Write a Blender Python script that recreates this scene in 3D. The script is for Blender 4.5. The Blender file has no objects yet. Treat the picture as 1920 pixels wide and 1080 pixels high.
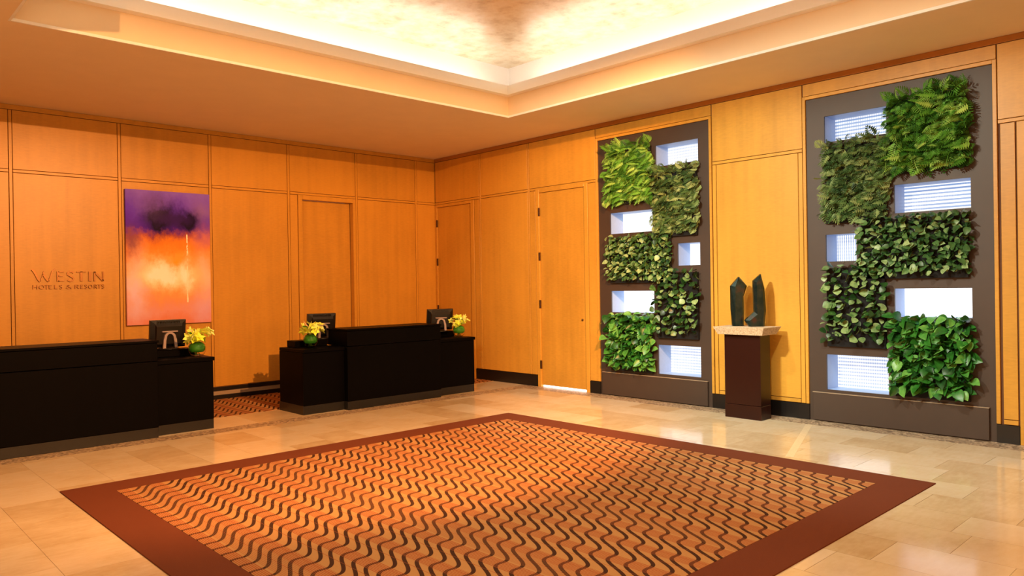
import bpy, bmesh, math, random
from mathutils import Vector, Matrix
R = random.Random(7)
scene = bpy.context.scene
COL = scene.collection

# ------------------------------------------------------------------ camera
YAW, PITCH, ROLL, FPX = 0.757393, -0.00323, -0.015518, 1406.1
CAM = Vector((-8.4435, -10.9433, 1.6))
def cam_axes():
    f = Vector((math.sin(YAW)*math.cos(PITCH), math.cos(YAW)*math.cos(PITCH), math.sin(PITCH)))
    r = Vector((math.cos(YAW), -math.sin(YAW), 0)); u = r.cross(f)
    return (math.cos(ROLL)*r + math.sin(ROLL)*u, -math.sin(ROLL)*r + math.cos(ROLL)*u, f)
cr, cu, cf = cam_axes()
cd = bpy.data.cameras.new('camera'); cd.sensor_width = 36; cd.lens = FPX/1920*36; cd.clip_end = 100
co = bpy.data.objects.new('camera', cd); COL.objects.link(co)
m = Matrix((cr, cu, -cf)).transposed().to_4x4(); m.translation = CAM
co.matrix_world = m; scene.camera = co
# ------------------------------------------------------------------ world, lights, exposure
w = bpy.data.worlds.new('world'); scene.world = w; w.use_nodes = True
w.node_tree.nodes['Background'].inputs[0].default_value = (1, .85, .65, 1)
w.node_tree.nodes['Background'].inputs[1].default_value = 0.15
vs = scene.view_settings
vs.view_transform = 'Standard'; vs.look = 'None'; vs.exposure = 0.0; vs.gamma = 1; vs.use_curve_mapping = False
def area(name, loc, direction, sx, sy, energy, col):
    l = bpy.data.lights.new(name, 'AREA'); l.shape = 'RECTANGLE'; l.size = sx; l.size_y = sy; l.energy = energy; l.color = col
    o = bpy.data.objects.new(name, l); COL.objects.link(o); o.location = loc
    o.rotation_euler = Vector(direction).to_track_quat('-Z', 'Y').to_euler(); return o
def spot(name, loc, target, energy, col, size, blend=.6, rad=.06):
    l = bpy.data.lights.new(name, 'SPOT'); l.energy = energy; l.color = col; l.spot_size = size; l.spot_blend = blend; l.shadow_soft_size = rad
    o = bpy.data.objects.new(name, l); COL.objects.link(o); o.location = loc
    o.rotation_euler = (Vector(target)-Vector(loc)).to_track_quat('-Z', 'Y').to_euler(); return o
def point(name, loc, energy, col, rad):
    l = bpy.data.lights.new(name, 'POINT'); l.energy = energy; l.color = col; l.shadow_soft_size = rad
    o = bpy.data.objects.new(name, l); COL.objects.link(o); o.location = loc; return o
WARM = (1, .46, .17); NEUT = (.98, .96, .78); DAY = (.9, .95, 1)
# unseen warm fill lights added behind the camera and at the left side
area('back_fill', (-6.2, -13.6, 2.0), (0, 1, .05), 6, 2.8, 150, WARM)
area('side_fill', (-10.3, -7.5, 1.7), (1, .1, .12), 6, 2.6, 100, (1, .62, .32))
spot('unseen_spot', (-4.0, -8.4, 4.35), (-1.1, -8.1, 0), 520, (.96, .98, .88), 1.15, .9, .06)  # this spot and the next are added to whiten the right-hand floor
spot('unseen_spot', (-4.0, -6.0, 4.35), (-.9, -5.2, 0), 420, (.98, .97, .84), 1.05, .9, .06)
spot('unseen_spot', (-4.6, -9.3, 4.3), (-4.1, 0, 1.6), 2900, (1, .42, .13), 1.7, .4, .03)   # added to warm the left wall, cut off by the added baffle
area('tray_fill', (-4.8, -7.6, 4.35), (0, 0, -1), 1.8, 1.8, 110, (1, .80, .55))  # unseen area light added to brighten the rug and floor evenly
# track spots hanging in the tray, aimed at the planted panels
spot('unseen_spot', (-6.2, -6.3, 4.1), (0, -4.8, 1.9), 900, (.96, .98, .80), 1.05, .8, .03)
spot('unseen_spot', (-6.2, -6.5, 4.1), (0, -7.9, 1.9), 900, (.96, .98, .80), 1.05, .8, .03)

# ------------------------------------------------------------------ node helpers
def newmat(name):
    mt = bpy.data.materials.new(name); mt.use_nodes = True
    nt = mt.node_tree; b = nt.nodes['Principled BSDF']
    return mt, nt, b
def nd(nt, typ, **kw):
    n = nt.nodes.new(typ)
    for k, v in kw.items():
        if k == 'inp':
            for a, val in v.items(): n.inputs[a].default_value = val
        else: setattr(n, k, v)
    return n
def lk(nt, a, b): nt.links.new(a, b)
def ramp(nt, fac, stops):
    r = nd(nt, 'ShaderNodeValToRGB'); e = r.color_ramp.elements
    while len(e) < len(stops): e.new(.5)
    for i, (pp, c) in enumerate(stops): e[i].position = pp; e[i].color = (*c, 1)
    lk(nt, fac, r.inputs[0]); return r.outputs[0]
def mth(nt, op, a, b=None, c=None):
    n = nd(nt, 'ShaderNodeMath', operation=op)
    for i, v in enumerate((a, b, c)):
        if v is None: continue
        if isinstance(v, (int, float)): n.inputs[i].default_value = v
        else: lk(nt, v, n.inputs[i])
    return n.outputs[0]
def mixc(nt, fac, a, b, blend='MIX'):
    n = nd(nt, 'ShaderNodeMix', data_type='RGBA', blend_type=blend)
    for i, v in ((0, fac), (6, a), (7, b)):
        if isinstance(v, (int, float)): n.inputs[i].default_value = v
        elif isinstance(v, tuple): n.inputs[i].default_value = (*v, 1)
        else: lk(nt, v, n.inputs[i])
    return n.outputs[2]
def noise(nt, vec, scale, detail=3, rough=.55):
    n = nd(nt, 'ShaderNodeTexNoise', inp={'Scale': scale, 'Detail': detail, 'Roughness': rough})
    if vec is not None: lk(nt, vec, n.inputs['Vector'])
    return n.outputs[0]
def mapping(nt, vec, scale=(1, 1, 1), loc=(0, 0, 0)):
    n = nd(nt, 'ShaderNodeMapping'); n.inputs['Scale'].default_value = scale; n.inputs['Location'].default_value = loc
    lk(nt, vec, n.inputs['Vector']); return n.outputs[0]
def pos(nt): return nd(nt, 'ShaderNodeNewGeometry').outputs['Position']
def orand(nt): return nd(nt, 'ShaderNodeObjectInfo').outputs['Random']
def bump(nt, b, h, strength=.2, dist=.01):
    n = nd(nt, 'ShaderNodeBump', inp={'Strength': strength, 'Distance': dist}); lk(nt, h, n.inputs['Height']); lk(nt, n.outputs[0], b.inputs['Normal'])
def plain(name, col, rough=.5, metal=0, noise_amt=.06, nscale=30, spec=.5):
    mt, nt, b = newmat(name)
    f = noise(nt, pos(nt), nscale)
    lo = tuple(c*(1-noise_amt) for c in col); hi = tuple(min(1, c*(1+noise_amt)) for c in col)
    lk(nt, ramp(nt, f, [(.3, lo), (.7, hi)]), b.inputs['Base Color'])
    b.inputs['Roughness'].default_value = rough; b.inputs['Metallic'].default_value = metal
    b.inputs['Specular IOR Level'].default_value = spec
    return mt
def wood(name, base, rough=.38, spec=.4):
    mt, nt, b = newmat(name); P = pos(nt); rnd = orand(nt)
    off = nd(nt, 'ShaderNodeVectorMath', operation='ADD'); lk(nt, P, off.inputs[0])
    cmb = nd(nt, 'ShaderNodeCombineXYZ'); lk(nt, mth(nt, 'MULTIPLY', rnd, 7.0), cmb.inputs[2]); lk(nt, cmb.outputs[0], off.inputs[1])
    v = off.outputs[0]
    streak = noise(nt, mapping(nt, v, (9, 9, .5)), 1.0, 3)
    fig = noise(nt, mapping(nt, v, (14, 14, 70)), 1.0, 2)
    cloud = noise(nt, v, 1.6, 2)
    s = mth(nt, 'ADD', mth(nt, 'MULTIPLY', streak, .30), mth(nt, 'MULTIPLY', fig, .22))
    s = mth(nt, 'ADD', s, mth(nt, 'MULTIPLY', cloud, .25))
    s = mth(nt, 'ADD', s, mth(nt, 'MULTIPLY', rnd, .10)); s = mth(nt, 'ADD', s, .12)
    d = tuple(c*.74 for c in base); h = tuple(min(1, c*1.18) for c in base)
    lk(nt, ramp(nt, s, [(.36, d), (.58, base), (.82, h)]), b.inputs['Base Color'])
    b.inputs['Roughness'].default_value = rough; b.inputs['Specular IOR Level'].default_value = spec
    return mt
M = {}
M['wood'] = wood('honey_maple', (.58, .30, .040))
M['groove'] = plain('dark_groove_wood', (.12, .045, .012), .7)
M['toprail'] = wood('reddish_trim_wood', (.38, .16, .03))
M['paint'] = plain('warm_ceiling_paint', (.82, .69, .48), .8, noise_amt=.02, nscale=3)
M['cream'] = plain('cream_paint', (.86, .90, .90), .6, noise_amt=.01)
M['white'] = plain('cove_white_paint', (.9, .88, .85), .7, noise_amt=.01)
M['black_wood'] = wood('espresso_wood', (.002, .0018, .0022), .42, .04)
M['black_base'] = plain('black_baseboard', (.006, .005, .0045), .35)
M['kick'] = plain('grey_toe_kick_metal', (.03, .03, .03), .35, .6)
M['cherry'] = wood('dark_cherry_wood', (.020, .0045, .0025), .3, .3)
M['brown_panel'] = plain('taupe_metal_panel', (.054, .036, .026), .5, .1, noise_amt=.05, nscale=4)
M['tray'] = plain('black_planter_felt', (.003, .003, .0035), .9)
M['plastic'] = plain('black_plastic', (.005, .005, .006), .35)
M['screen'] = plain('dark_screen', (.005, .006, .008), .1)
M['silver'] = plain('silver_plastic', (.42, .36, .38), .35, .5)
M['brass'] = plain('brushed_bronze_letters', (.34, .15, .035), .3, .4)
M['hinge'] = plain('dark_bronze_hinge', (.08, .04, .02), .4, .8)
M['strip'] = plain('pale_base_strip', (.32, .25, .17), .5)
M['reveal'] = plain('pale_blue_reveal', (.36, .52, .80), .4, noise_amt=.03)
M['stem'] = plain('green_stem', (.06, .2, .03), .5)
M['spike'] = plain('pale_bract', (.75, .55, .35), .5, noise_amt=.25, nscale=60)
def emis(name, col, strength):
    mt, nt, b = newmat(name); b.inputs['Base Color'].default_value = (*col, 1)
    b.inputs['Emission Color'].default_value = (*col, 1); b.inputs['Emission Strength'].default_value = strength; return mt
M['lamp'] = emis('cove_lamp_strip', (1, .93, .84), 8.5)
M['gap'] = emis('light_under_door', (1, .98, .95), 3)
def leafmat(name, dark, mid, light, rough=.4):
    mt, nt, b = newmat(name); rnd = orand(nt); f = noise(nt, pos(nt), 25, 2)
    s = mth(nt, 'ADD', mth(nt, 'MULTIPLY', rnd, .6), mth(nt, 'MULTIPLY', f, .4))
    lk(nt, ramp(nt, s, [(.2, dark), (.5, mid), (.85, light)]), b.inputs['Base Color'])
    b.inputs['Roughness'].default_value = rough; b.inputs['Specular IOR Level'].default_value = .45
    return mt
M['fern'] = leafmat('bright_fern_green', (.03, .13, .012), (.12, .36, .035), (.42, .66, .14), .5)
M['fern2'] = leafmat('olive_fern_green', (.025, .07, .02), (.09, .18, .045), (.36, .46, .18), .5)
M['ivy'] = leafmat('grey_green_leaf', (.015, .055, .015), (.08, .19, .05), (.36, .50, .22), .4)
M['peper'] = leafmat('dark_round_leaf', (.008, .03, .008), (.035, .11, .02), (.32, .46, .18), .35)
M['pothos'] = leafmat('glossy_green_leaf', (.008, .05, .008), (.03, .18, .02), (.16, .42, .08), .35)
M['wrap'] = leafmat('folded_leaf_green', (.01, .12, .01), (.04, .28, .02), (.1, .45, .04), .35)
M['petal'] = leafmat('yellow_petal', (.66, .80, .04), (.82, .95, .12), (.9, 1, .5), .5)
mt, nt, b = newmat('clear_vase_glass'); b.inputs['Transmission Weight'].default_value = 1; b.inputs['Roughness'].default_value = .02; b.inputs['IOR'].default_value = 1.12
b.inputs['Base Color'].default_value = (1, .97, .92, 1); M['glass'] = mt
# gold leaf ceiling
mt, nt, b = newmat('gold_leaf'); f = noise(nt, pos(nt), 5, 6, .65)
lk(nt, ramp(nt, f, [(.3, (.62, .47, .28)), (.5, (.82, .71, .52)), (.7, (.90, .83, .70))]), b.inputs['Base Color'])
b.inputs['Metallic'].default_value = .35; b.inputs['Roughness'].default_value = .34; M['gold'] = mt
# marble
def marble(name, tint):
    mt, nt, b = newmat(name); P = pos(nt); rnd = orand(nt)
    f = noise(nt, P, 3.2, 6, .62); f2 = noise(nt, mapping(nt, P, (9, 30, 9)), 1.0, 4)
    s = mth(nt, 'ADD', mth(nt, 'MULTIPLY', f, .5), mth(nt, 'MULTIPLY', f2, .25))
    s = mth(nt, 'ADD', s, mth(nt, 'MULTIPLY', rnd, .32))
    st = [(.30, tuple(c*k for c, k in zip(tint, (.80, .72, .60)))), (.55, tint), (.80, tuple(min(1, c*k) for c, k in zip(tint, (1.1, 1.18, 1.35))))]
    lk(nt, ramp(nt, s, st), b.inputs['Base Color'])
    b.inputs['Roughness'].default_value = .13; b.inputs['Specular IOR Level'].default_value = .55
    return mt
M['marble'] = marble('cream_marble', (.70, .58, .38))
mt, nt, b = newmat('pebble_mosaic'); v = nd(nt, 'ShaderNodeTexVoronoi', inp={'Scale': 45}); lk(nt, pos(nt), v.inputs['Vector'])
lk(nt, ramp(nt, v.outputs['Color'], [(.2, (.16, .11, .07)), (.5, (.36, .27, .17)), (.85, (.60, .48, .33))]), b.inputs['Base Color']); b.inputs['Roughness'].default_value = .4
M['mosaic'] = mt
mt, nt, b = newmat('rough_sandstone'); v = noise(nt, pos(nt), 60, 5, .7)
lk(nt, ramp(nt, v, [(.3, (.30, .20, .12)), (.5, (.58, .44, .28)), (.7, (.75, .62, .44))]), b.inputs['Base Color']); b.inputs['Roughness'].default_value = .8
bump(nt, b, v, .5, .01); M['stone'] = mt
mt, nt, b = newmat('dark_bronze_patina'); v = noise(nt, pos(nt), 9, 4)
lk(nt, ramp(nt, v, [(.35, (.006, .02, .018)), (.55, (.02, .035, .03)), (.72, (.07, .03, .02))]), b.inputs['Base Color'])
b.inputs['Metallic'].default_value = .7; b.inputs['Roughness'].default_value = .28; M['bronze'] = mt
# carpets
def carpet(name, patterned):
    mt, nt, b = newmat(name); P = pos(nt); fine = noise(nt, P, 260, 2)
    b.inputs['Roughness'].default_value = .95; b.inputs['Specular IOR Level'].default_value = .1
    if not patterned:
        cl = noise(nt, P, 1.5, 3)
        c = mixc(nt, mth(nt, 'MULTIPLY', cl, .5), (.17, .050, .022), (.11, .031, .015)); c = mixc(nt, mth(nt, 'MULTIPLY', fine, .3), c, (.10, .03, .018))
        lk(nt, c, b.inputs['Base Color']); bump(nt, b, fine, .4, .004); return mt
    sx = nd(nt, 'ShaderNodeSeparateXYZ'); lk(nt, P, sx.inputs[0]); x, y = sx.outputs[0], sx.outputs[1]
    per = .26; k = 2*math.pi/per
    ph = mth(nt, 'MULTIPLY', mth(nt, 'ADD', x, 4.90), k)           # 0 at the steep part of a wave
    a = .045
    S = mth(nt, 'ADD', x, mth(nt, 'MULTIPLY', mth(nt, 'SINE', ph), a))
    slope = mth(nt, 'ADD', mth(nt, 'MULTIPLY', mth(nt, 'COSINE', ph), a*k), 1.0)
    dy = mth(nt, 'PINGPONG', mth(nt, 'SUBTRACT', y, S), .065)       # distance to nearest strand, spacing .13
    perp = mth(nt, 'DIVIDE', dy, mth(nt, 'SQRT', mth(nt, 'ADD', mth(nt, 'MULTIPLY', slope, slope), 1.0)))
    line = mth(nt, 'LESS_THAN', perp, .0125)
    xm = mth(nt, 'ABSOLUTE', mth(nt, 'SUBTRACT', mth(nt, 'FRACT', mth(nt, 'DIVIDE', mth(nt, 'ADD', x, 5.05+.13), per)), .5))
    band = mth(nt, 'LESS_THAN', xm, .20)
    dash = mth(nt, 'GREATER_THAN', mth(nt, 'FRACT', mth(nt, 'MULTIPLY', x, 75)), .42)
    thin = mth(nt, 'LESS_THAN', mth(nt, 'FRACT', mth(nt, 'DIVIDE', mth(nt, 'ADD', x, 5.68), .13)), .035)
    big = mth(nt, 'LESS_THAN', mth(nt, 'FRACT', mth(nt, 'DIVIDE', mth(nt, 'ADD', x, 5.5), 1.04)), .22)
    red = mth(nt, 'MAXIMUM', mth(nt, 'MULTIPLY', mth(nt, 'MAXIMUM', band, mth(nt, 'MULTIPLY', big, .5)), dash), thin)
    base = mixc(nt, fine, (.50, .29, .115), (.38, .20, .07))
    c = mixc(nt, mth(nt, 'MULTIPLY', red, .85), base, (.33, .082, .028))
    c = mixc(nt, mth(nt, 'MULTIPLY', line, mth(nt, 'SUBTRACT', 1.0, mth(nt, 'MULTIPLY', red, .45))), c, (.055, .024, .014))
    lk(nt, c, b.inputs['Base Color']); bump(nt, b, fine, .4, .004); return mt
M['carpet'] = carpet('patterned_carpet', True)
M['border'] = carpet('plain_brown_carpet', False)
# painting: v = height fraction, u = across
def painting_mat(x0, x1, z0, z1):
    mt, nt, b = newmat('abstract_oil_paint'); P = pos(nt); sx = nd(nt, 'ShaderNodeSeparateXYZ'); lk(nt, P, sx.inputs[0])
    n1 = noise(nt, P, 3.2, 6, .65); n2 = noise(nt, mapping(nt, P, (4, 1, 3), (3, 0, 5)), 1.3, 6, .7); n3 = noise(nt, mapping(nt, P, (30, 1, 8)), 1, 4, .7)
    u = mth(nt, 'DIVIDE', mth(nt, 'SUBTRACT', sx.outputs[0], x0), x1-x0); v = mth(nt, 'DIVIDE', mth(nt, 'SUBTRACT', sx.outputs[2], z0), z1-z0)
    uu = mth(nt, 'ADD', u, mth(nt, 'MULTIPLY', mth(nt, 'SUBTRACT', n1, .5), .30)); vv = mth(nt, 'ADD', v, mth(nt, 'MULTIPLY', mth(nt, 'SUBTRACT', n2, .5), .22))
    def blob(cu_, cv_, su, sv, p=1.0):
        a = mth(nt, 'DIVIDE', mth(nt, 'SUBTRACT', uu, cu_), su); c = mth(nt, 'DIVIDE', mth(nt, 'SUBTRACT', vv, cv_), sv)
        d = mth(nt, 'ADD', mth(nt, 'MULTIPLY', a, a), mth(nt, 'MULTIPLY', c, c))
        return mth(nt, 'MULTIPLY', mth(nt, 'POWER', 2.718, mth(nt, 'MULTIPLY', d, -1.0)), p)
    c = ramp(nt, vv, [(.02, (.68, .24, .16)), (.10, (.70, .32, .30)), (.22, (.76, .33, .10)), (.36, (.82, .46, .16)), (.50, (.82, .33, .03)), (.62, (.72, .24, .03)), (.67, (.42, .10, .10)), (.72, (.09, .015, .62)), (.86, (.12, .04, .85)), (1.0, (.22, .13, .90))])
    c = mixc(nt, blob(.10, .27, .13, .22, .85), c, (.74, .62, .95)); c = mixc(nt, blob(.95, .12, .16, .14, .7), c, (.66, .42, .72))
    c = mixc(nt, blob(.92, .36, .12, .16, .6), c, (.82, .64, .75)); c = mixc(nt, blob(.95, .66, .16, .07, .7), c, (.55, .20, .30))
    c = mixc(nt, blob(.05, .62, .08, .10, .8), c, (.16, .06, .16)); c = mixc(nt, blob(.9, .85, .16, .1, .6), c, (.32, .2, .55))
    c = mixc(nt, blob(.47, .37, .34, .10, .85), c, (.95, .76, .30)); c = mixc(nt, blob(.44, .38, .20, .085, 1.5), c, (1, 1, .95)); c = mixc(nt, blob(.70, .38, .06, .09, 1.1), c, (1, 1, .95))
    c = mixc(nt, blob(.58, .47, .12, .06, .9), c, (.90, .38, .01)); c = mixc(nt, blob(.40, .79, .17, .10, 1.5), c, (.004, .002, .012)); c = mixc(nt, blob(.72, .775, .11, .075, 1.4), c, (.004, .002, .012))
    c = mixc(nt, blob(.55, .79, .25, .05, .9), c, (.035, .01, .16)); c = mixc(nt, blob(.25, .90, .2, .08, .5), c, (.2, .12, .55))
    drip = mth(nt, 'LESS_THAN', mth(nt, 'ABSOLUTE', mth(nt, 'SUBTRACT', mth(nt, 'ADD', u, mth(nt, 'MULTIPLY', mth(nt, 'SUBTRACT', n2, .5), .03)), .71)), .008)
    dm = mth(nt, 'MULTIPLY', mth(nt, 'MULTIPLY', drip, mth(nt, 'GREATER_THAN', n3, .47)), mth(nt, 'LESS_THAN', mth(nt, 'ABSOLUTE', mth(nt, 'SUBTRACT', v, .42)), .26))
    c = mixc(nt, dm, c, (1, .9, .75)); c = mixc(nt, mth(nt, 'MULTIPLY', n3, .22), c, (.75, .45, .25), 'OVERLAY')
    lk(nt, c, b.inputs['Base Color']); b.inputs['Roughness'].default_value = .5; b.inputs['Specular IOR Level'].default_value = .08; bump(nt, b, n3, .25, .004); return mt
def pane_mat(name, strength, stripe, vert):
    mt, nt, b = newmat(name); P = pos(nt); sx = nd(nt, 'ShaderNodeSeparateXYZ'); lk(nt, P, sx.inputs[0])
    hz = mth(nt, 'GREATER_THAN', mth(nt, 'FRACT', mth(nt, 'MULTIPLY', sx.outputs[2], 26)), .45)
    vt = mth(nt, 'GREATER_THAN', mth(nt, 'FRACT', mth(nt, 'MULTIPLY', sx.outputs[1], 40)), .35)
    big = noise(nt, mapping(nt, P, (1, 1.5, 6)), 1.2, 2)
    s = mth(nt, 'MULTIPLY', mth(nt, 'SUBTRACT', 1.0, hz), stripe); s = mth(nt, 'ADD', s, mth(nt, 'MULTIPLY', mth(nt, 'SUBTRACT', 1.0, vt), vert)); s = mth(nt, 'ADD', s, mth(nt, 'MULTIPLY', mth(nt, 'SUBTRACT', big, .5), stripe*1.2))
    s.node.use_clamp = True
    c = mixc(nt, s, (1, 1, 1), (.16, .30, .58))
    b.inputs['Base Color'].default_value = (.2, .22, .25, 1); lk(nt, c, b.inputs['Emission Color']); b.inputs['Emission Strength'].default_value = strength; b.inputs['Roughness'].default_value = .15
    return mt

# ------------------------------------------------------------------ mesh helpers
def link(name, me, mat=None, parent=None):
    o = bpy.data.objects.new(name, me); COL.objects.link(o)
    if mat is not None and not me.materials: me.materials.append(mat)
    if parent is not None: o.parent = parent
    return o
def mesh(name, verts, faces, smooth=False):
    me = bpy.data.meshes.new(name); me.from_pydata([tuple(v) for v in verts], [], faces); me.update()
    if smooth: me.polygons.foreach_set('use_smooth', [True]*len(me.polygons))
    return me
BF = [(0, 3, 2, 1), (4, 5, 6, 7), (0, 1, 5, 4), (1, 2, 6, 5), (2, 3, 7, 6), (3, 0, 4, 7)]
def boxes(name, lst, mat, parent=None, bev=0):
    V = []; Fc = []
    for (x0, x1, y0, y1, z0, z1) in lst:
        x0, x1 = min(x0, x1), max(x0, x1); y0, y1 = min(y0, y1), max(y0, y1); z0, z1 = min(z0, z1), max(z0, z1)
        n = len(V); V += [(x0, y0, z0), (x1, y0, z0), (x1, y1, z0), (x0, y1, z0), (x0, y0, z1), (x1, y0, z1), (x1, y1, z1), (x0, y1, z1)]
        Fc += [tuple(i+n for i in f) for f in BF]
    me = mesh(name, V, Fc)
    if bev:
        bm = bmesh.new(); bm.from_mesh(me); bmesh.ops.bevel(bm, geom=bm.edges[:], offset=bev, segments=1, affect='EDGES'); bm.to_mesh(me); bm.free()
    return link(name, me, mat, parent)
def box(name, x0, x1, y0, y1, z0, z1, mat, parent=None, bev=0): return boxes(name, [(x0, x1, y0, y1, z0, z1)], mat, parent, bev)
def struct(o): o['kind'] = 'structure'; return o
def empty(name, loc, rz=0, label=None, cat=None, group=None):
    o = bpy.data.objects.new(name, None); o.empty_display_size = .1; COL.objects.link(o); o.location = loc; o.rotation_euler = (0, 0, rz)
    if label: o['label'] = label
    if cat: o['category'] = cat
    if group: o['group'] = group
    return o
def lathe(name, prof, n, mat, parent=None, smooth=True, closed=False):
    V = []; Fc = []
    for (r, z) in prof:
        for i in range(n): a = 2*math.pi*i/n; V.append((r*math.cos(a), r*math.sin(a), z))
    for j in range(len(prof)-1):
        for i in range(n): Fc.append((j*n+i, j*n+(i+1) % n, (j+1)*n+(i+1) % n, (j+1)*n+i))
    return link(name, mesh(name, V, Fc, smooth), mat, parent)
def project(P):
    d = Vector(P)-CAM; z = d.dot(cf)
    if z < .1: return None
    return (960+FPX*d.dot(cr)/z, 540-FPX*d.dot(cu)/z)

# ------------------------------------------------------------------ room shell
H = 3.93; T = 3.095; XL, YB = -10.5, -14.0
fl = struct(box('floor', XL, .4, YB, .3, -.08, -.006, M['marble']))
# floor tiles (0.42 x 0.62, running along the right wall), those in view
RUG = (-6.97, -2.02, -8.95, -4.08)
tm = {}
ntile = 0
xk = -6.55-.42*4
col_i = 0
while xk < -.3:
    xa, xb = xk, min(xk+.42, -.30); off = (.0, .36, .17, .50)[col_i % 4]; yk = -2.57
    ys = [-2.57]; yy = -2.57-(.62-off if off else .62)
    while yy > -10.6: ys.append(yy); yy -= .62
    for ya, yb in zip(ys[1:], ys[:-1]):
        if yb-ya < .08: continue
        if xa > RUG[0]-.02 and xb < RUG[1]+.02 and ya > RUG[2] and yb < RUG[3]+.02: continue
        pr = [project((X, Y, 0)) for X in (xa, xb) for Y in (ya, yb)]
        if any(q is None for q in pr) or not any(-120 < q[0] < 2040 and q[1] < 1180 for q in pr): continue
        key = (round(xb-xa, 3), round(yb-ya, 3))
        if key not in tm:
            sx_, sy_ = key; g = .0012
            tm[key] = mesh('tile', [(g, g, -.006), (sx_-g, g, -.006), (sx_-g, sy_-g, -.006), (g, sy_-g, -.006), (g, g, 0), (sx_-g, g, 0), (sx_-g, sy_-g, 0), (g, sy_-g, 0)], BF)
        o = link('tile', tm[key], M['marble'], fl); o.location = (xa, ya, 0); ntile += 1
    xk += .42; col_i += 1
# marble strip between the desks and the staff carpet
xs = -8.2
while xs < 0:
    xe = min(xs+.62, 0)
    o = box('tile', xs+.0012, xe-.0012, -2.309, -1.552, -.006, 0, M['marble'], fl); xs += .62
box('mosaic_band', XL, 0, -2.568, -2.311, -.006, 0, M['mosaic'], fl)
box('mosaic_band', -.298, 0, -10.6, -2.57, -.006, 0, M['mosaic'], fl)
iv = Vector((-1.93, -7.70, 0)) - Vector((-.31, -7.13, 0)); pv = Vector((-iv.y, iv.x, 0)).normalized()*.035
a0 = Vector((-.31, -7.13, .0008)); a1 = a0+iv; a1.z = .0008  # thin pale strip lying at an angle across the tiles
link('pale_floor_strip', mesh('pale_floor_strip', [a0-pv, a1-pv, a1+pv, a0+pv, *(q-Vector((0, 0, .006)) for q in (a0-pv, a1-pv, a1+pv, a0+pv))], [(0, 1, 2, 3), (7, 6, 5, 4), (0, 4, 5, 1), (1, 5, 6, 2), (2, 6, 7, 3), (3, 7, 4, 0)]), plain('pale_strip_tone', (.80, .68, .45), .2), fl)

# ceiling with tray
OX0, OX1, OY0, OY1 = -7.14, -1.33, -9.6, -3.40
def ring(x0, x1, y0, y1, wd, z0, z1):    # frame boxes outside a rectangle, width wd
    return [(x0-wd, x1+wd, y1, y1+wd, z0, z1), (x0-wd, x1+wd, y0-wd, y0, z0, z1), (x0-wd, x0, y0, y1, z0, z1), (x1, x1+wd, y0, y1, z0, z1)]
ce = struct(boxes('ceiling', [(XL, .4, OY1, .3, H, 4.20), (XL, .4, YB, OY0, H, 4.20), (XL, OX0, OY0, OY1, H, 4.20), (OX1, .4, OY0, OY1, H, 4.20)], M['paint']))
boxes('ceiling_trim_band', ring(OX0, OX1, OY0, OY1, .22, H-.012, H), M['paint'], ce)
boxes('edge_bead', ring(OX0+.012, OX1-.012, OY0+.012, OY1-.012, .02, H-.014, H+.012), M['cream'], ce)
boxes('cove_fascia', ring(OX0+.10, OX1-.10, OY0+.10, OY1-.10, .04, 4.20, 4.325), M['cream'], ce)
boxes('cove_ledge', ring(OX0+.06, OX1-.06, OY0+.06, OY1-.06, .40, 4.20, 4.23), M['white'], ce)
boxes('cove_wall', ring(OX0-.30, OX1+.30, OY0-.30, OY1+.30, .06, 4.23, 4.74), M['white'], ce)
box('gold_leaf_ceiling', OX0-.36, OX1+.36, OY0-.36, OY1+.36, 4.72, 4.76, M['gold'], ce)
box('added_baffle', -6.3, -2.9, -8.91, -8.89, 4.274, 4.72, M['white'], ce)  # added out of view to keep the left-wall spot off the tray face
box('added_baffle', -5.81, -5.79, -7.7, -5.1, 4.086, 4.72, M['white'], ce)  # second added blocker, shades the tray face from the panel spots
g = .30
for bx in [(OX0+g, OX1-g, OY1+.08, OY1+.16, 4.24, 4.27), (OX0+g, OX1-g, OY0-.16, OY0-.08, 4.24, 4.27), (OX0-.16, OX0-.08, OY0+g, OY1-g, 4.24, 4.27), (OX1+.08, OX1+.16, OY0+g, OY1-g, 4.24, 4.27)]:
    boxes('cove_lamp', [bx], M['lamp'], ce)

# ---- wood walls
GAP = .007
wl = struct(boxes('wall_left', [(XL, -2.70, 0.012, .3, 0, H), (-2.70, -1.71, .012, .3, 3.05, H), (-1.71, .4, .012, .3, 0, H)], M['groove']))
def panL(x0, x1, z0, z1, name='panel', d=.016, mat='wood'): return box(name, x0, x1, -d+.014, .014, z0, z1, M[mat], wl, .002)
mull = [-9.01, -7.79, -6.565, -5.33, -4.115, -2.89, -1.665, -.435]
ZB = .19
panL(XL, 0, 3.868, H-.002, 'top_rail', .022)
for i, xm in enumerate(mull):
    nx = mull[i+1] if i+1 < len(mull) else .017
    panL(xm-.017, xm+.017, ZB if i != 6 else ZB, 3.862, 'batten', .020)
    a, c = xm+.017+GAP, nx-.017-GAP
    panL(a, c, 3.128+GAP, 3.862)
    panL(a, c, T, 3.128, 'transom_batten', .020)
    if i == 5:
        panL(a, -2.735-GAP, ZB, T-GAP)
    else:
        panL(a, c, ZB, T-GAP)
struct(box('baseboard_left', XL, 0, -.006, .012, 0, .065, M['black_base']))
box('base_strip', XL, 0, .0, .012, .065, .125, M['strip'], wl); struct(box('baseboard_left', XL, 0, -.008, .012, .125, .178, M['black_base']))
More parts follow.
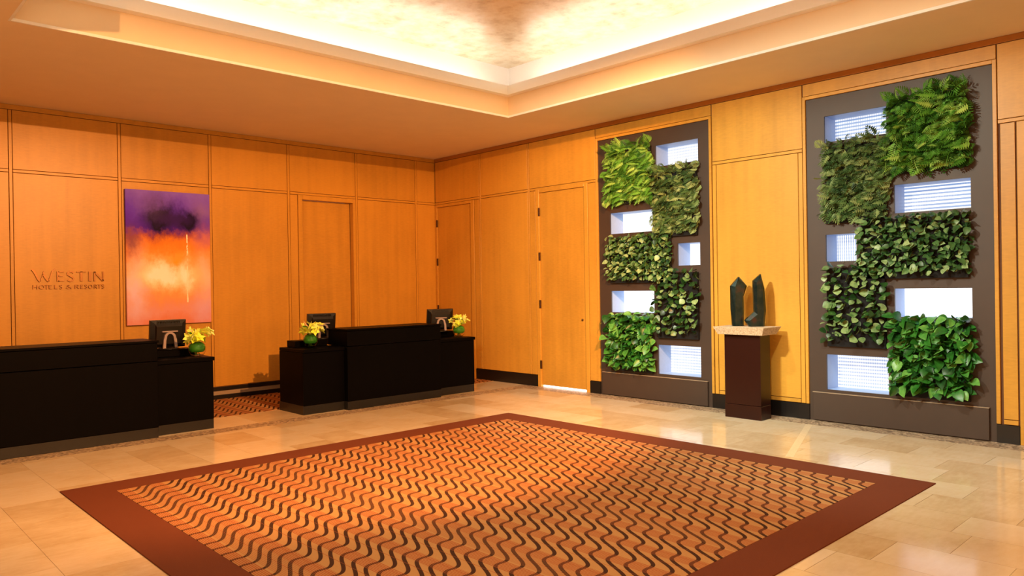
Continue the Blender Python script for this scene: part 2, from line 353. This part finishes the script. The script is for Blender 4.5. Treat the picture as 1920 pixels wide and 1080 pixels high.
# door on the left wall (recessed)
d1 = struct(box('door_1', -2.655, -1.745, .09, .13, .0, 3.018, M['wood'], None, .002))
for bx in [(-2.735, -2.66, -.014, .09, .19, 3.09), (-1.74, -1.69, -.014, .09, .19, 3.09), (-2.66, -1.74, -.014, .09, 3.02, 3.09)]: box('door_casing', *bx, M['wood'], d1, .003)

# right wall: x = 0 plane, panels towards -x
P1 = (-5.73, -3.88); P2 = (-8.87, -7.00); PZ = 3.68
segs = [(-2.67, .3), (-3.88, -3.61), (-7.0, -5.73), (YB, -8.87)]
wr = struct(boxes('wall_right', [(0, .3, -.03, .3, 0, H), (0, .3, -1.05, -.03, 3.07, H), (0, .3, -2.63, -1.05, 0, H), (0, .3, -3.65, -2.63, 3.07, H), (0, .3, -3.88, -3.65, 0, H), (0, .3, P1[0], P1[1], PZ+.005, H), (0, .3, -7.0, -5.73, 0, H), (0, .3, P2[0], P2[1], PZ+.005, H), (0, .3, YB, -8.87, 0, H)], M['groove']))
def panR(y0, y1, z0, z1, name='panel', d=.016, mat='wood', par=None): return box(name, -d, .002, y0, y1, z0, z1, M[mat], par or wr, .002)
panR(YB, 0, 3.868, H-.002, 'top_rail', .022, 'toprail')
ZR = .185
for ym in (-1.265, -2.445):
    panR(ym-.018, ym+.018, ZR, 3.862, 'batten', .02)
for y0, y1 in ((-1.247, -.017), (-2.427, -1.283), (-3.84, -2.463)):
    panR(y0+GAP, y1-GAP, 3.135, 3.862); panR(y0+GAP, y1-GAP, T, 3.128, 'transom_batten', .02)
panR(-1.24, -1.115, ZR, T-GAP); panR(-2.42, -1.29, ZR, T-GAP); panR(-2.59, -2.47, ZR, T-GAP); panR(-3.835, -3.69, ZR, T-GAP)
def doorR(name, y0, y1, c0, c1, ztop, gap):
    d = struct(box(name, .01, .05, y0+.004, y1-.004, gap, ztop, M['wood'], None, .002))
    for bx in [(-.02, .05, c0, y0, 0, ztop+.05), (-.02, .05, y1, c1, 0, ztop+.05), (-.02, .05, y0, y1, ztop+.002, ztop+.05)]:
        box('door_casing', *bx, M['wood'], d, .003)
    return d
d2 = doorR('door_2', -1.01, -.06, -1.10, -.005, 3.04, .01)
d3 = doorR('door_3', -3.61, -2.67, -3.68, -2.60, 3.05, .03)
for d, y in ((d2, -.062), (d3, -2.672)):
    for z in ((.35, 1.3, 2.05, 2.75) if d is d3 else (2.05, 2.75, 1.2)):
        box('hinge', -.028, -.004, y-.013, y+.013, z-.065, z+.065, M['hinge'], d, .003)
hk = lathe('door_knob', [(.0, 0), (.014, 0), (.016, .012), (.010, .02), (0, .022)], 12, M['hinge'], d3); hk.rotation_euler = (0, -math.pi/2, 0); hk.location = (.01, -3.53, 1.07)
box('lit_gap', .02, .03, -3.6, -2.68, .001, .028, M['gap'], d3)
# frames and header around the planted panels, wood between
for (p0, p1) in (P1, P2):
    panR(p1, p1+.035, ZR, 3.72, 'frame_batten', .026); panR(p0-.035, p0, ZR, 3.72, 'frame_batten', .026); panR(p0, p1, PZ+.004, 3.72, 'frame_batten', .026)
    panR(p0-.03, p1+.03, 3.727, 3.862, 'header_panel', .016)
panR(-6.955, -5.775, 3.135, 3.862); panR(-6.955, -5.775, T, 3.128, 'transom_batten', .02)
panR(-6.90, -5.83, .235, T-GAP); panR(-6.955, -6.907, .185, T-GAP, 'stile', .018); panR(-5.823, -5.775, .185, T-GAP, 'stile', .018); panR(-6.90, -5.83, .185, .228, 'bottom_rail', .018)
panR(-10.1, -8.912, 3.135, 3.862); panR(-10.1, -8.912, T, 3.128, 'transom_batten', .02); panR(-9.05, -8.93, .235, T-GAP); panR(-9.05, -8.93, .185, .228, 'bottom_rail', .018)
d4 = struct(box('door_4', .01, .05, -10.1, -9.16, .01, 3.04, M['wood'], None, .002)); box('door_casing', -.02, .05, -9.155, -9.065, 0, 3.09, M['wood'], d4, .003); box('door_casing', -.02, .05, -10.1, -9.155, 3.042, 3.09, M['wood'], d4, .003)
for nm, y0, y1 in (('baseboard_right', -2.60, -1.10), ('baseboard_right', -3.88, -3.68), ('baseboard_right', -7.0, -5.73), ('baseboard_right', -9.06, -8.87)):
    struct(box(nm, -.018, 0, y0, y1, 0, .178, M['black_base']))
# walls behind the camera
struct(box('wall_back', XL, .4, YB-.2, YB, 0, 4.2, M['wood'])); struct(box('wall_side', XL-.2, XL, YB, .3, 0, 4.2, M['wood']))

# ------------------------------------------------------------------ planted panels
WIN = {1: [(-5.56, -4.89, 3.18, 3.47), (-4.83, -4.09, 2.315, 2.615), (-5.57, -5.225, 1.83, 2.125), (-4.84, -4.09, 1.195, 1.5), (-5.56, -4.89, .37, .765)],
       2: [(-7.88, -7.21, 3.165, 3.46), (-8.67, -7.95, 2.305, 2.605), (-7.55, -7.21, 1.815, 2.12), (-8.67, -7.94, 1.205, 1.505), (-7.87, -7.20, .365, .765)]}
PANES = {1: [(1.0, .35, .25), (1.15, .15, .12), (1.3, .1, .25), (1.7, .05, .12), (1.15, .5, .25)], 2: [(1.0, .85, .45), (1.05, 1.0, .1), (1.05, .2, .85), (1.6, .08, .12), (1.05, .55, .3)]}
WN = ['top', 'second', 'third', 'fourth', 'bottom']
def holes_grid(y0, y1, z0, z1, wins):
    ys = sorted({y0, y1, *[v for w_ in wins for v in w_[:2]]}); zs = sorted({z0, z1, *[v for w_ in wins for v in w_[2:]]}); out = []
    for a, c in zip(ys[:-1], ys[1:]):
        for e, f in zip(zs[:-1], zs[1:]):
            if not any(w_[0] <= (a+c)/2 <= w_[1] and w_[2] <= (e+f)/2 <= w_[3] for w_ in wins): out.append((-.004, .02, a, c, e, f))
    return out
for k, (p0, p1), lab in ((1, P1, 'taupe wall panel with lit niches, nearer the room corner'), (2, P2, 'taupe wall panel with lit niches, right of the pedestal')):
    pe = empty('wall_panel', (0, (p0+p1)/2, 0), 0, lab, 'wall panel', 'planted wall panels'); inv = Vector((0, -(p0+p1)/2, 0))
    def pb(name, lst, mat, par=pe, bev=0):
        o = boxes(name, lst, mat, par, bev); o.location = inv if par is pe else (0, 0, 0); return o
    pb('face_sheet', holes_grid(p0+.003, p1-.003, .0, PZ, WIN[k]), M['brown_panel'])
    pb('kick_panel', [(-.035, -.004, p0+.06, p1-.05, .012, .325)], M['brown_panel'], pe, .003)
    pb('kick_cap', [(-.038, -.004, p0+.058, p1-.048, .326, .333)], M['strip'])
    for i, (y0, y1, z0, z1) in enumerate(WIN[k]):
        wn = pb('niche', [(.02, .30, y0-.012, y0, z0, z1), (.02, .30, y1, y1+.012, z0, z1), (.02, .30, y0-.012, y1+.012, z0-.012, z0), (.02, .30, y0-.012, y1+.012, z1, z1+.012)], M['reveal'])
        pn = boxes('pane', [(.295, .31, y0, y1, z0, z1)], pane_mat('daylit_ribbed_glass', *PANES[k][i]), wn)

# leaves
def leaf_mesh(name, mat, wid, fold, droop, tip=1.0):
    V = []; Fc = []; ts = [0, .1, .28, .5, .72, .9, 1]; ws = [.06, .34, .5, .50, .37, .16, 0.0]
    for t, w_ in zip(ts, ws):
        z = -droop*t*t
        V += [(-w_*wid, t, z+fold*w_), (0, t*tip, z), (w_*wid, t, z+fold*w_)]
    for i in range(6):
        a = i*3; Fc += [(a, a+1, a+4, a+3), (a+1, a+2, a+5, a+4)]
    me = mesh(name, V, Fc, True); me.materials.append(mat); return me
def frond_mesh(name, mat, n=9, wid=.34, droop=.5):
    V = []; Fc = []
    def c(t): return Vector((0, t*(1-.15*t), .25*t-droop*t*t))
    for i in range(n):
        t = (i+.6)/(n+.3); b0 = c(t); L = wid*math.sin(math.pi*min(1, .18+.82*t))**.7*(1.15-.75*t); h = .62/n
        for s in (-1, 1):
            k0 = len(V); tipv = b0+Vector((s*L, L*.45, -L*.25)); mid = b0+Vector((s*L*.5, L*.15+h*.9, -.02))
            V += [b0-Vector((0, h*.5, 0)), mid-Vector((0, h*1.6, 0)), tipv, mid+Vector((0, h*.5, .015))]; Fc.append((k0, k0+1, k0+2, k0+3) if s > 0 else (k0+3, k0+2, k0+1, k0))
    for i in range(4):
        t0, t1 = i/4, (i+1)/4; k0 = len(V); V += [c(t0)-Vector((.012, 0, 0)), c(t0)+Vector((.012, 0, 0)), c(t1)+Vector((.008, 0, 0)), c(t1)-Vector((.008, 0, 0))]; Fc.append((k0, k0+1, k0+2, k0+3))
    me = mesh(name, V, Fc); me.materials.append(mat); return me
FERN = [frond_mesh('frond', M['fern'], 8, .46, d) for d in (.35, .7)]
FERN2 = [frond_mesh('frond', M['fern2'], 6, .52, d) for d in (.35, .7)]
IVY = [leaf_mesh('leaf', M['ivy'], .85, .22, .25), leaf_mesh('leaf', M['ivy'], .7, .3, .1)]
PEP = [leaf_mesh('leaf', M['peper'], 1.1, .12, .2), leaf_mesh('leaf', M['peper'], .95, .2, .1)]
POT = [leaf_mesh('leaf', M['pothos'], .8, .25, .3), leaf_mesh('leaf', M['pothos'], .66, .32, .15)]
def orient(tipd, nrm):
    y = Vector(tipd).normalized(); x = y.cross(Vector(nrm)).normalized(); z = x.cross(y)
    return Matrix((x, y, z)).transposed()
def planter(k, y0, y1, z0, z1, kind, n, label):
    ctr = Vector((0, (y0+y1)/2, z0)); pe = empty('wall_planter', ctr, 0, label, 'planter', 'wall planters on taupe panels')
    tr = boxes('tray', [(-.045, -.005, y0+.02-ctr.y, y1-.02-ctr.y, 0, z1-z0-.02)], M['tray'], pe, .004)
    meshes, size = {'fern': (FERN, .17), 'fern2': (FERN2, .125), 'ivy': (IVY, .074), 'peper': (PEP, .076), 'pothos': (POT, .115)}[kind]
    asp = (y1-y0)/(z1-z0); ny = max(1, round(math.sqrt(n*asp))); nz = max(1, round(n/ny)); extra = []
    for rep in range({'peper': 1}.get(kind, 2)):
        for iy in range(ny):
            for iz in range(nz):
                yy = (iy+R.uniform(-.2, 1.2))/ny; zz = (iz+R.uniform(.1, .9))/nz
                py = y0+(y1-y0)*yy-ctr.y; pz = (z1-z0)*(.06+.94*zz); s = size*R.uniform(.7, 1.25); lat = R.uniform(-1, 1)
                lat = lat*.8+(yy-.5)*(-.5 if kind.startswith('fern') else .6)
                if kind in ('fern', 'fern2'):
                    loc = (-.045-R.uniform(0, .05) if rep == 0 else -.02, py-lat*.03, pz+.03); tipd = (-.45-R.uniform(0, .3), lat*.9, R.uniform(-.95, .1)+(.6 if zz > .9 else 0)); nrm = (-1, R.uniform(-.3, .3), R.uniform(.2, .9))
                else:
                    dep = R.uniform(.0, .07) if rep == 0 else -.02
                    tipd = (-.35-R.uniform(0, .6), lat*1.1, R.uniform(-.9, .35)); nrm = (-R.uniform(.1, 1.0), R.uniform(-.8, .8), R.uniform(.2, 1.0)); loc = (-.055-dep, py-lat*.2*s, pz+.35*s)
                mtx = orient(tipd, nrm).to_4x4() @ Matrix.Diagonal((s, s, s, 1)); mtx.translation = loc
                if rep == 0:
                    o = link('frond' if kind.startswith('fern') else 'leaf', meshes[R.random() < .5], None, pe); o.matrix_local = mtx
                else: extra.append(mtx)
    if extra:
        V = []; Fc = []
        for mtx in extra:
            me = meshes[R.random() < .5]; b0 = len(V); V += [mtx @ v.co for v in me.vertices]; Fc += [tuple(i+b0 for i in p_.vertices) for p_ in me.polygons]
        o = link('undergrowth', mesh('undergrowth', V, Fc), meshes[0].materials[0], pe); o['kind'] = 'stuff'
    return pe
PL = [(1, -4.85, -4.09, 2.72, 3.50, 'fern', 170, 'bright fern planter at the top of the panel nearer the corner'),
      (1, -5.57, -4.89, 2.22, 3.12, 'fern2', 200, 'olive fern planter right of centre on the panel nearer the corner'),
      (1, -5.16, -4.09, 1.61, 2.25, 'ivy', 290, 'wide grey-green leaf planter on the panel nearer the corner'),
      (1, -5.57, -4.90, .86, 1.76, 'peper', 165, 'sparse round-leaf planter on the panel nearer the corner'),
      (1, -4.84, -4.08, .37, 1.14, 'pothos', 190, 'bright green leaf planter lowest on the panel nearer the corner'),
      (2, -8.67, -7.90, 2.71, 3.50, 'fern', 190, 'bright fern planter at the top of the panel right of the pedestal'),
      (2, -7.90, -7.21, 2.24, 3.12, 'fern2', 200, 'olive fern planter left of centre on the panel right of the pedestal'),
      (2, -8.67, -7.60, 1.61, 2.26, 'ivy', 290, 'wide grey-green leaf planter on the panel right of the pedestal'),
      (2, -7.88, -7.21, .86, 1.76, 'peper', 165, 'sparse round-leaf planter on the panel right of the pedestal'),
      (2, -8.67, -7.93, .37, 1.18, 'pothos', 200, 'bright green leaf planter lowest on the panel right of the pedestal')]
for a in PL: planter(*a)

# ------------------------------------------------------------------ rug and staff carpet
rg = empty('area_rug', (-4.5, -7.0, 0), 0, 'large brown-bordered rug with orange and dark wavy lines on the marble floor', 'rug')
o = boxes('border', ring(-6.64, -2.37, -8.62, -4.40, .33, .0, .008), M['border'], rg); o.location = (4.5, 7.0, 0)
o = box('patterned_field', -6.64, -2.37, -8.62, -4.40, 0, .010, M['carpet'], rg); o.location = (4.5, 7.0, 0)
ck = box('staff_carpet', XL, -.02, -1.55, -.01, -.004, .004, M['carpet']); ck['label'] = 'orange patterned carpet on the floor behind the reception desks'; ck['category'] = 'carpet'

# ------------------------------------------------------------------ reception desks
def desk(label, x0, xl, xh, x1, low_left):
    """low section(s) and a high counter; xl..xh is the high part"""
    cx = (x0+x1)/2; de = empty('reception_desk', (cx, -1.95, 0), 0, label, 'desk', 'reception desks')
    def b(name, bx, mat, par=de, bev=.004):
        o = boxes(name, [bx], mat, par, bev); o.location = (-cx, 1.95, 0) if par is de else (0, 0, 0); return o
    YF, YH, YR = -2.255, -2.335, -1.60
    lows = [(xh, x1)] + ([(x0, xl)] if low_left else [])
    for (a, c) in lows:
        bd = b('cabinet', (a, c, YF+.012, YR, .115, .785), M['black_wood']); b('worktop', (a, c+(.012 if c == x1 else 0), YF-.008, YR-.0, .787, .83), M['black_wood'])
        b('toe_kick', (a, c, YF+.02, YR+.02, 0, .115), M['kick'])
    b('high_counter', (xl, xh, YH, YR-.25, .115, .832), M['black_wood']); b('upper_front', (xl, xh, YH, YR-.25, .838, 1.035), M['black_wood']); b('counter_top', (xl-.012, xh+.012, YH-.012, YR-.22, 1.037, 1.062), M['black_wood'])
    b('toe_kick', (xl, xh, YH+.008, YR-.02, 0, .115), M['kick'])
    b('back_ledge', (xl+.05, x1-.06, YR-.25, YR-.02, .832, .915), M['black_wood'])
    if low_left: b('back_ledge', (x0+.1, xl-.02, YR-.25, YR-.02, .832, .915), M['black_wood'])
    return de
desk('long black reception desk at the far left under the painting', -8.9, -8.9, -5.64, -5.0, False)
desk('dark wood reception desk with raised centre counter between two flower vases', -3.87, -3.28, -1.74, -1.03, True)

# ------------------------------------------------------------------ monitors
def monitor(loc, rz, label, tilt=0.12, leg='silver'):
    e = empty('computer_monitor', loc, rz, label, 'monitor', 'computer monitors on the reception desks')
    # back faces local -y
    W, Hh, zc = .41, .325, .18
    t = Matrix.Translation((0, 0, zc)) @ Matrix.Rotation(tilt, 4, 'X')
    V = []; 
    for (y, sx_, sz_, dz) in ((.03, W/2, Hh/2, 0), (-.005, W/2, Hh/2, 0), (-.028, W/2-.05, Hh/2-.035, -.005), (-.05, W/2-.06, Hh/2-.06, -.01)):
        V += [(-sx_, y, -sz_+dz), (sx_, y, -sz_+dz), (sx_, y, sz_+dz), (-sx_, y, sz_+dz)]
    Fc = [(3, 2, 1, 0), (12, 13, 14, 15)]
    for r_ in range(3):
        for i in range(4): a = r_*4; Fc.append((a+i, a+(i+1) % 4, a+4+(i+1) % 4, a+4+i))
    me = mesh('casing', V, Fc); me.transform(t); cs = link('casing', me, M['plastic'], e)
    sc = boxes('screen', [(-W/2+.02, W/2-.02, .030, .032, -Hh/2+.02, Hh/2-.02)], M['screen'], cs); sc.data.transform(t)
    vt = boxes('vent', [(-W/2+.07+i*.018, -W/2+.078+i*.018, -.032, -.012, Hh/2-.036, Hh/2-.012) for i in range(15)], M['kick'], cs); vt.data.transform(t)
    # U shaped neck and base
    V = []; n = 10
    pts = [(-.065, .0), (-.058, .10)] + [(-.05*math.cos(math.pi*i/8), .13+.05*math.sin(math.pi*i/8)) for i in range(9)] + [(.058, .10), (.065, .0)]
    pin = [(x*.62, z*.90 if z > .01 else z) for x, z in pts]
    pts = [(x*1.3, z*1.12) for x, z in pts]; pin = [(x*1.3, z*1.12) for x, z in pin]
    for (x, z) in pts: V += [(x, -.075, z), (x, -.045, z)]
    for (x, z) in pin: V += [(x, -.075, z), (x, -.045, z)]
    L = len(pts); Fc = []
    for i in range(L-1):
        a, c = 2*i, 2*L+2*i
        Fc += [(a, a+2, c+2, c), (a+1, c+1, c+3, a+3), (a, a+1, a+3, a+2), (c, c+2, c+3, c+1)]
    link('neck', mesh('neck', V, Fc), M[leg], e)
    boxes('neck_plate', [(-.09, .09, -.078, -.04, .20, .215)], M[leg], e, .003)
    lathe('base', [(0, 0), (.13, 0), (.13, .008), (.10, .016), (0, .018)], 24, M['plastic'], e)
    return e
monitor((-5.33, -1.74, .917), 0.05, 'black computer monitor seen from behind, in front of the painting')
monitor((-3.30, -1.70, .917), -0.06, 'black computer monitor behind the left flower vase of the right desk')
monitor((-1.36, -1.83, .917), -0.35, 'tilted black computer monitor at the right end of the right desk', .2)

# ------------------------------------------------------------------ flower vases
BL = None
def blossom_mesh():
    V = []; Fc = []
    for i in range(5):
        a = 2*math.pi*i/5; d = Vector((math.cos(a), math.sin(a), .25)); s = Vector((-math.sin(a), math.cos(a), 0)); k = len(V)
        V += [Vector((0, 0, 0)), d*.5-s*.32+Vector((0, 0, .05)), d*1.0+Vector((0, 0, -.08)), d*.5+s*.32+Vector((0, 0, .05))]; Fc += [(k, k+1, k+2), (k, k+2, k+3)]
    k = len(V)
    for i in range(6): a = 2*math.pi*i/6; V.append((.16*math.cos(a), .16*math.sin(a), .16))
    V.append((0, 0, .32)); Fc += [(k+i, k+(i+1) % 6, k+6) for i in range(6)]
    me = mesh('blossom', V, Fc); me.materials.append(M['petal']); return me
BLM = blossom_mesh()
def vase(loc, label, seed, flip=1):
    r = random.Random(seed); e = empty('flower_vase', loc, 0, label, 'flower vase', 'round vases of yellow flowers')
    prof = [(.0, .004), (.045, .004), (.075, .025), (.098, .07), (.100, .10), (.088, .145), (.060, .18), (.057, .19)]
    inner = [(rr-.004 if rr > .01 else 0, z+.004 if j < 2 else z) for j, (rr, z) in enumerate(prof)][::-1]
    lathe('glass_bowl', prof+inner, 28, M['glass'], e)
    lathe('leaf_wrap', [(.066, .055), (.086, .075), (.092, .105), (.080, .142), (.056, .165)], 24, M['wrap'], e)
    V = []; Fc = []
    for i in range(9):
        a = 2*math.pi*i/9+r.random(); p0 = Vector((.03*math.cos(a), .03*math.sin(a), .015)); p1 = Vector((-.04*math.cos(a), -.04*math.sin(a), .2)); k = len(V)
        for q in (p0, p1): V += [q+Vector((.004, 0, 0)), q+Vector((-.002, .0035, 0)), q+Vector((-.002, -.0035, 0))]
        Fc += [(k, k+1, k+4, k+3), (k+1, k+2, k+5, k+4), (k+2, k, k+3, k+5)]
    link('stems', mesh('stems', V, Fc), M['stem'], e)
    for i in range(30):
        a = r.uniform(0, 2*math.pi); rr = .12*math.sqrt(r.random()); z = .25+r.uniform(-.045, .075)-rr*.25
        o = link('blossom', BLM, None, e); o.location = (rr*math.cos(a)*1.15+.015*flip, rr*math.sin(a), z); s = r.uniform(.052, .074); o.scale = (s, s, s)
        o.rotation_euler = (r.uniform(-1.0, 1.0)+.6, r.uniform(-.9, .9), r.uniform(0, 6.28))
    # pale pointed bract and dark leaf
    me = mesh('bract', [(-.012, 0, 0), (.012, -.006, 0), (.012, .006, 0), (0, 0, .17)], [(0, 1, 3), (1, 2, 3), (2, 0, 3), (0, 2, 1)]); o = link('bract', me, M['spike'], e); o.location = (-.01*flip, 0, .24); o.rotation_euler = (.25, -.75*flip, 0)
    o = link('leaf', leaf_mesh('leaf', M['wrap'], .6, .2, .2), None, e); o.scale = (.09, .09, .09); o.location = (-.05*flip, -.03, .26); o.rotation_euler = (.4, .3, 1.4*flip)
    return e
vase((-5.12, -2.08, .831), 'round glass vase of yellow flowers on the far left desk', 3)
vase((-3.62, -1.98, .831), 'round glass vase of yellow flowers on the left end of the right desk', 5, 1)
vase((-1.14, -2.02, .831), 'round glass vase of yellow flowers at the right end of the right desk', 9, 1)

# ------------------------------------------------------------------ painting and lettering
pm = painting_mat(-5.28, -4.15, 1.14, 2.985)
pa = empty('abstract_painting', (-4.715, -.01, 1.14), 0, 'tall purple, orange and white abstract canvas on the wood wall', 'painting')
o = boxes('canvas', [(-5.28, -4.15, -.055, -.012, 1.14, 2.985)], pm, pa, .003); o.location = (4.715, .01, -1.14)
S_ = [(.80, .84), (.62, .98), (.38, .99), (.17, .86), (.17, .68), (.40, .55), (.66, .42), (.80, .25), (.66, .06), (.40, .0), (.14, .14)]
def arc(cx, cz, rx, rz, a0, a1, n=14): return [(cx+rx*math.cos(a0+(a1-a0)*i/n), cz+rz*math.sin(a0+(a1-a0)*i/n)) for i in range(n+1)]
GL = {'W': [([(0, 1), (.10, .75), (.26, .15), (.34, .0)], .13), ([(.34, .0), (.50, .85)], .05), ([(.46, .62), (.62, .15), (.70, .0)], .13), ([(.70, 0), (.86, .85), (1.0, 1.04)], .07)],
      'E': [([(.1, 0), (.1, 1)], .17), ([(.1, .965), (.95, .965)], .07), ([(.1, .52), (.8, .52)], .07), ([(.1, .035), (.98, .035)], .07)],
      'S': [(S_, .13)], 'T': [([(.5, 0), (.5, 1)], .20), ([(0, .96), (1, .96)], .08)], 'I': [([(.5, 0), (.5, 1)], .9)],
      'N': [([(.08, 0), (.08, 1)], .13), ([(.08, .98), (.92, .02)], .16), ([(.92, 0), (.92, 1)], .13)],
      'H': [([(.1, 0), (.1, 1)], .16), ([(.9, 0), (.9, 1)], .16), ([(.1, .5), (.9, .5)], .09)], 'O': [(arc(.5, .5, .42, .46, 0, 2*math.pi, 20), .13)],
      'L': [([(.12, 0), (.12, 1)], .2), ([(.12, .045), (1, .045)], .09)],
      'R': [([(.1, 0), (.1, 1)], .16), ([(.1, .96), (.5, .96)]+arc(.5, .73, .28, .23, math.pi/2, -math.pi/2, 8)+[(.1, .5)], .1), ([(.42, .5), (.95, .0)], .15)],
      '&': [([(.95, .02), (.35, .62), (.28, .82), (.42, .97), (.58, .85), (.52, .68), (.18, .42), (.08, .2), (.28, .02), (.55, .06), (.78, .25), (.9, .48)], .11)]}
def letter(ch, x0, x1, z0, z1, par, org):
    w_, h_ = x1-x0, z1-z0; V = []; Fc = []
    for pts, th in GL[ch]:
        th = th*(h_ if ch not in 'I' else w_)*1.15
        P_ = [Vector((x0+a*w_, 0, z0+c*h_)) for a, c in pts]; base = len(V); n = len(P_)
        for i, q in enumerate(P_):
            d = (P_[min(i+1, n-1)]-P_[max(i-1, 0)]).normalized(); nn = Vector((-d.z, 0, d.x))*th/2
            for yv in (-.022, -.004): V += [q+nn+Vector((0, yv, 0)), q-nn+Vector((0, yv, 0))]
        for i in range(n-1):
            a = base+4*i; c = a+4; Fc += [(a, a+1, c+1, c), (a+2, c+2, c+3, a+3), (a, c, c+2, a+2), (a+1, a+3, c+3, c+1)]
        for a in (base, base+4*(n-1)): Fc.append((a, a+2, a+3, a+1))
    o = link('letter', mesh('letter', [v-org for v in V], Fc), M['brass'], par)
so = Vector((-5.945, 0, 1.64)); sg = empty('wall_sign', so, 0, 'raised bronze lettering on the wood wall left of the painting', 'sign')
def zx(v): return -6.35+(v/12.39-11)*.00604
def zz_(v): return 1.744-(v-408)/12.39*.0069
for ch, a, c, t_, b_ in [('W', 120, 640, 135, 410), ('E', 680, 845, 182, 408), ('S', 885, 1105, 182, 408), ('T', 1130, 1355, 182, 408), ('I', 1415, 1485, 182, 408), ('N', 1540, 1785, 182, 408)]: letter(ch, zx(a), zx(c), zz_(b_), zz_(t_), sg, so)
for ch, a, c in [('H', 125, 235), ('O', 265, 390), ('T', 400, 480), ('E', 495, 565), ('L', 618, 685), ('S', 725, 800), ('&', 875, 1015), ('R', 1085, 1190), ('E', 1220, 1290), ('S', 1312, 1390), ('O', 1405, 1505), ('R', 1545, 1625), ('T', 1635, 1715), ('S', 1725, 1805)]: letter(ch, zx(a), zx(c), zz_(580), zz_(490), sg, so)

# ------------------------------------------------------------------ pedestal and sculptures
pd = empty('pedestal', (-.355, -6.41, 0), 0, 'dark cherry wood pedestal with a rough stone top between the planted panels', 'pedestal')
def pbx(name, bx, mat, bev=.003):
    o = boxes(name, [bx], mat, pd, bev); o.location = (.355, 6.41, 0); return o
pbx('column', (-.47, -.24, -6.64, -6.18, .163, .985), M['cherry']); pbx('plinth', (-.472, -.238, -6.642, -6.178, 0, .16), M['cherry'])
V = []
for (ex, z) in ((.055, .985), (.075, 1.03), (.095, 1.072), (.092, 1.075)): V += [(-.47-ex, -6.64-ex, z), (-.24+ex, -6.64-ex, z), (-.24+ex, -6.18+ex, z), (-.47-ex, -6.18+ex, z)]
Fc = [(3, 2, 1, 0), (12, 13, 14, 15)]
for r_ in range(3):
    for i in range(4): a = r_*4; Fc.append((a+i, a+(i+1) % 4, a+4+(i+1) % 4, a+4+i))
o = link('stone_top', mesh('stone_top', V, Fc), M['stone'], pd); o.location = (.355, 6.41, 0)
def sculpture(loc, outline, ridge, th, label):
    """outline in metres (x to the viewer's right, z up), thickness th, ridge outline is the raised inner facet"""
    e = empty('bronze_sculpture', loc, -YAW, label, 'sculpture', 'bronze sculptures on the pedestal')
    n = len(outline); V = []
    for s in (-1, 1):
        V += [(x, s*th*.22, z) for x, z in outline]; V += [(x, s*th*.5, z) for x, z in ridge]
    Fc = []
    for s in (0, 1):
        b0 = s*2*n
        for i in range(n):
            q = (b0+i, b0+(i+1) % n, b0+n+(i+1) % n, b0+n+i); Fc.append(q if s == 0 else q[::-1])
        f = tuple(b0+n+i for i in range(n)); Fc.append(f if s == 0 else f[::-1])
    for i in range(n): Fc.append((i, 2*n+i, 2*n+(i+1) % n, (i+1) % n))
    link('form', mesh('form', V, Fc), M['bronze'], e); return e
k = 1/(7.71*161.7)
def cv(pts, cx, zb): return [((x-cx)*k, (zb-y)*k) for x, y in pts]
o1 = [(170, 849), (332, 849), (336, 600), (333, 410), (385, 255), (268, 115), (148, 250), (150, 600)]
r1 = [(195, 849), (300, 849), (305, 600), (300, 450), (340, 262), (262, 150), (200, 262), (195, 600)]
sculpture((-.31, -6.27, 1.0755), cv(o1, 250, 849), cv(r1, 250, 849), .11, 'left dark bronze abstract form with a pointed head on the stone-topped pedestal')
o2 = [(395, 857), (618, 857), (640, 620), (622, 300), (572, 90), (462, 185), (468, 640), (336, 765)]
r2 = [(420, 857), (590, 857), (600, 620), (585, 330), (560, 150), (500, 215), (505, 680), (390, 770)]
sculpture((-.30, -6.50, 1.0755), cv(o2, 500, 857), cv(r2, 500, 857), .10, 'right dark green bronze abstract form with a foot pointing left on the pedestal')
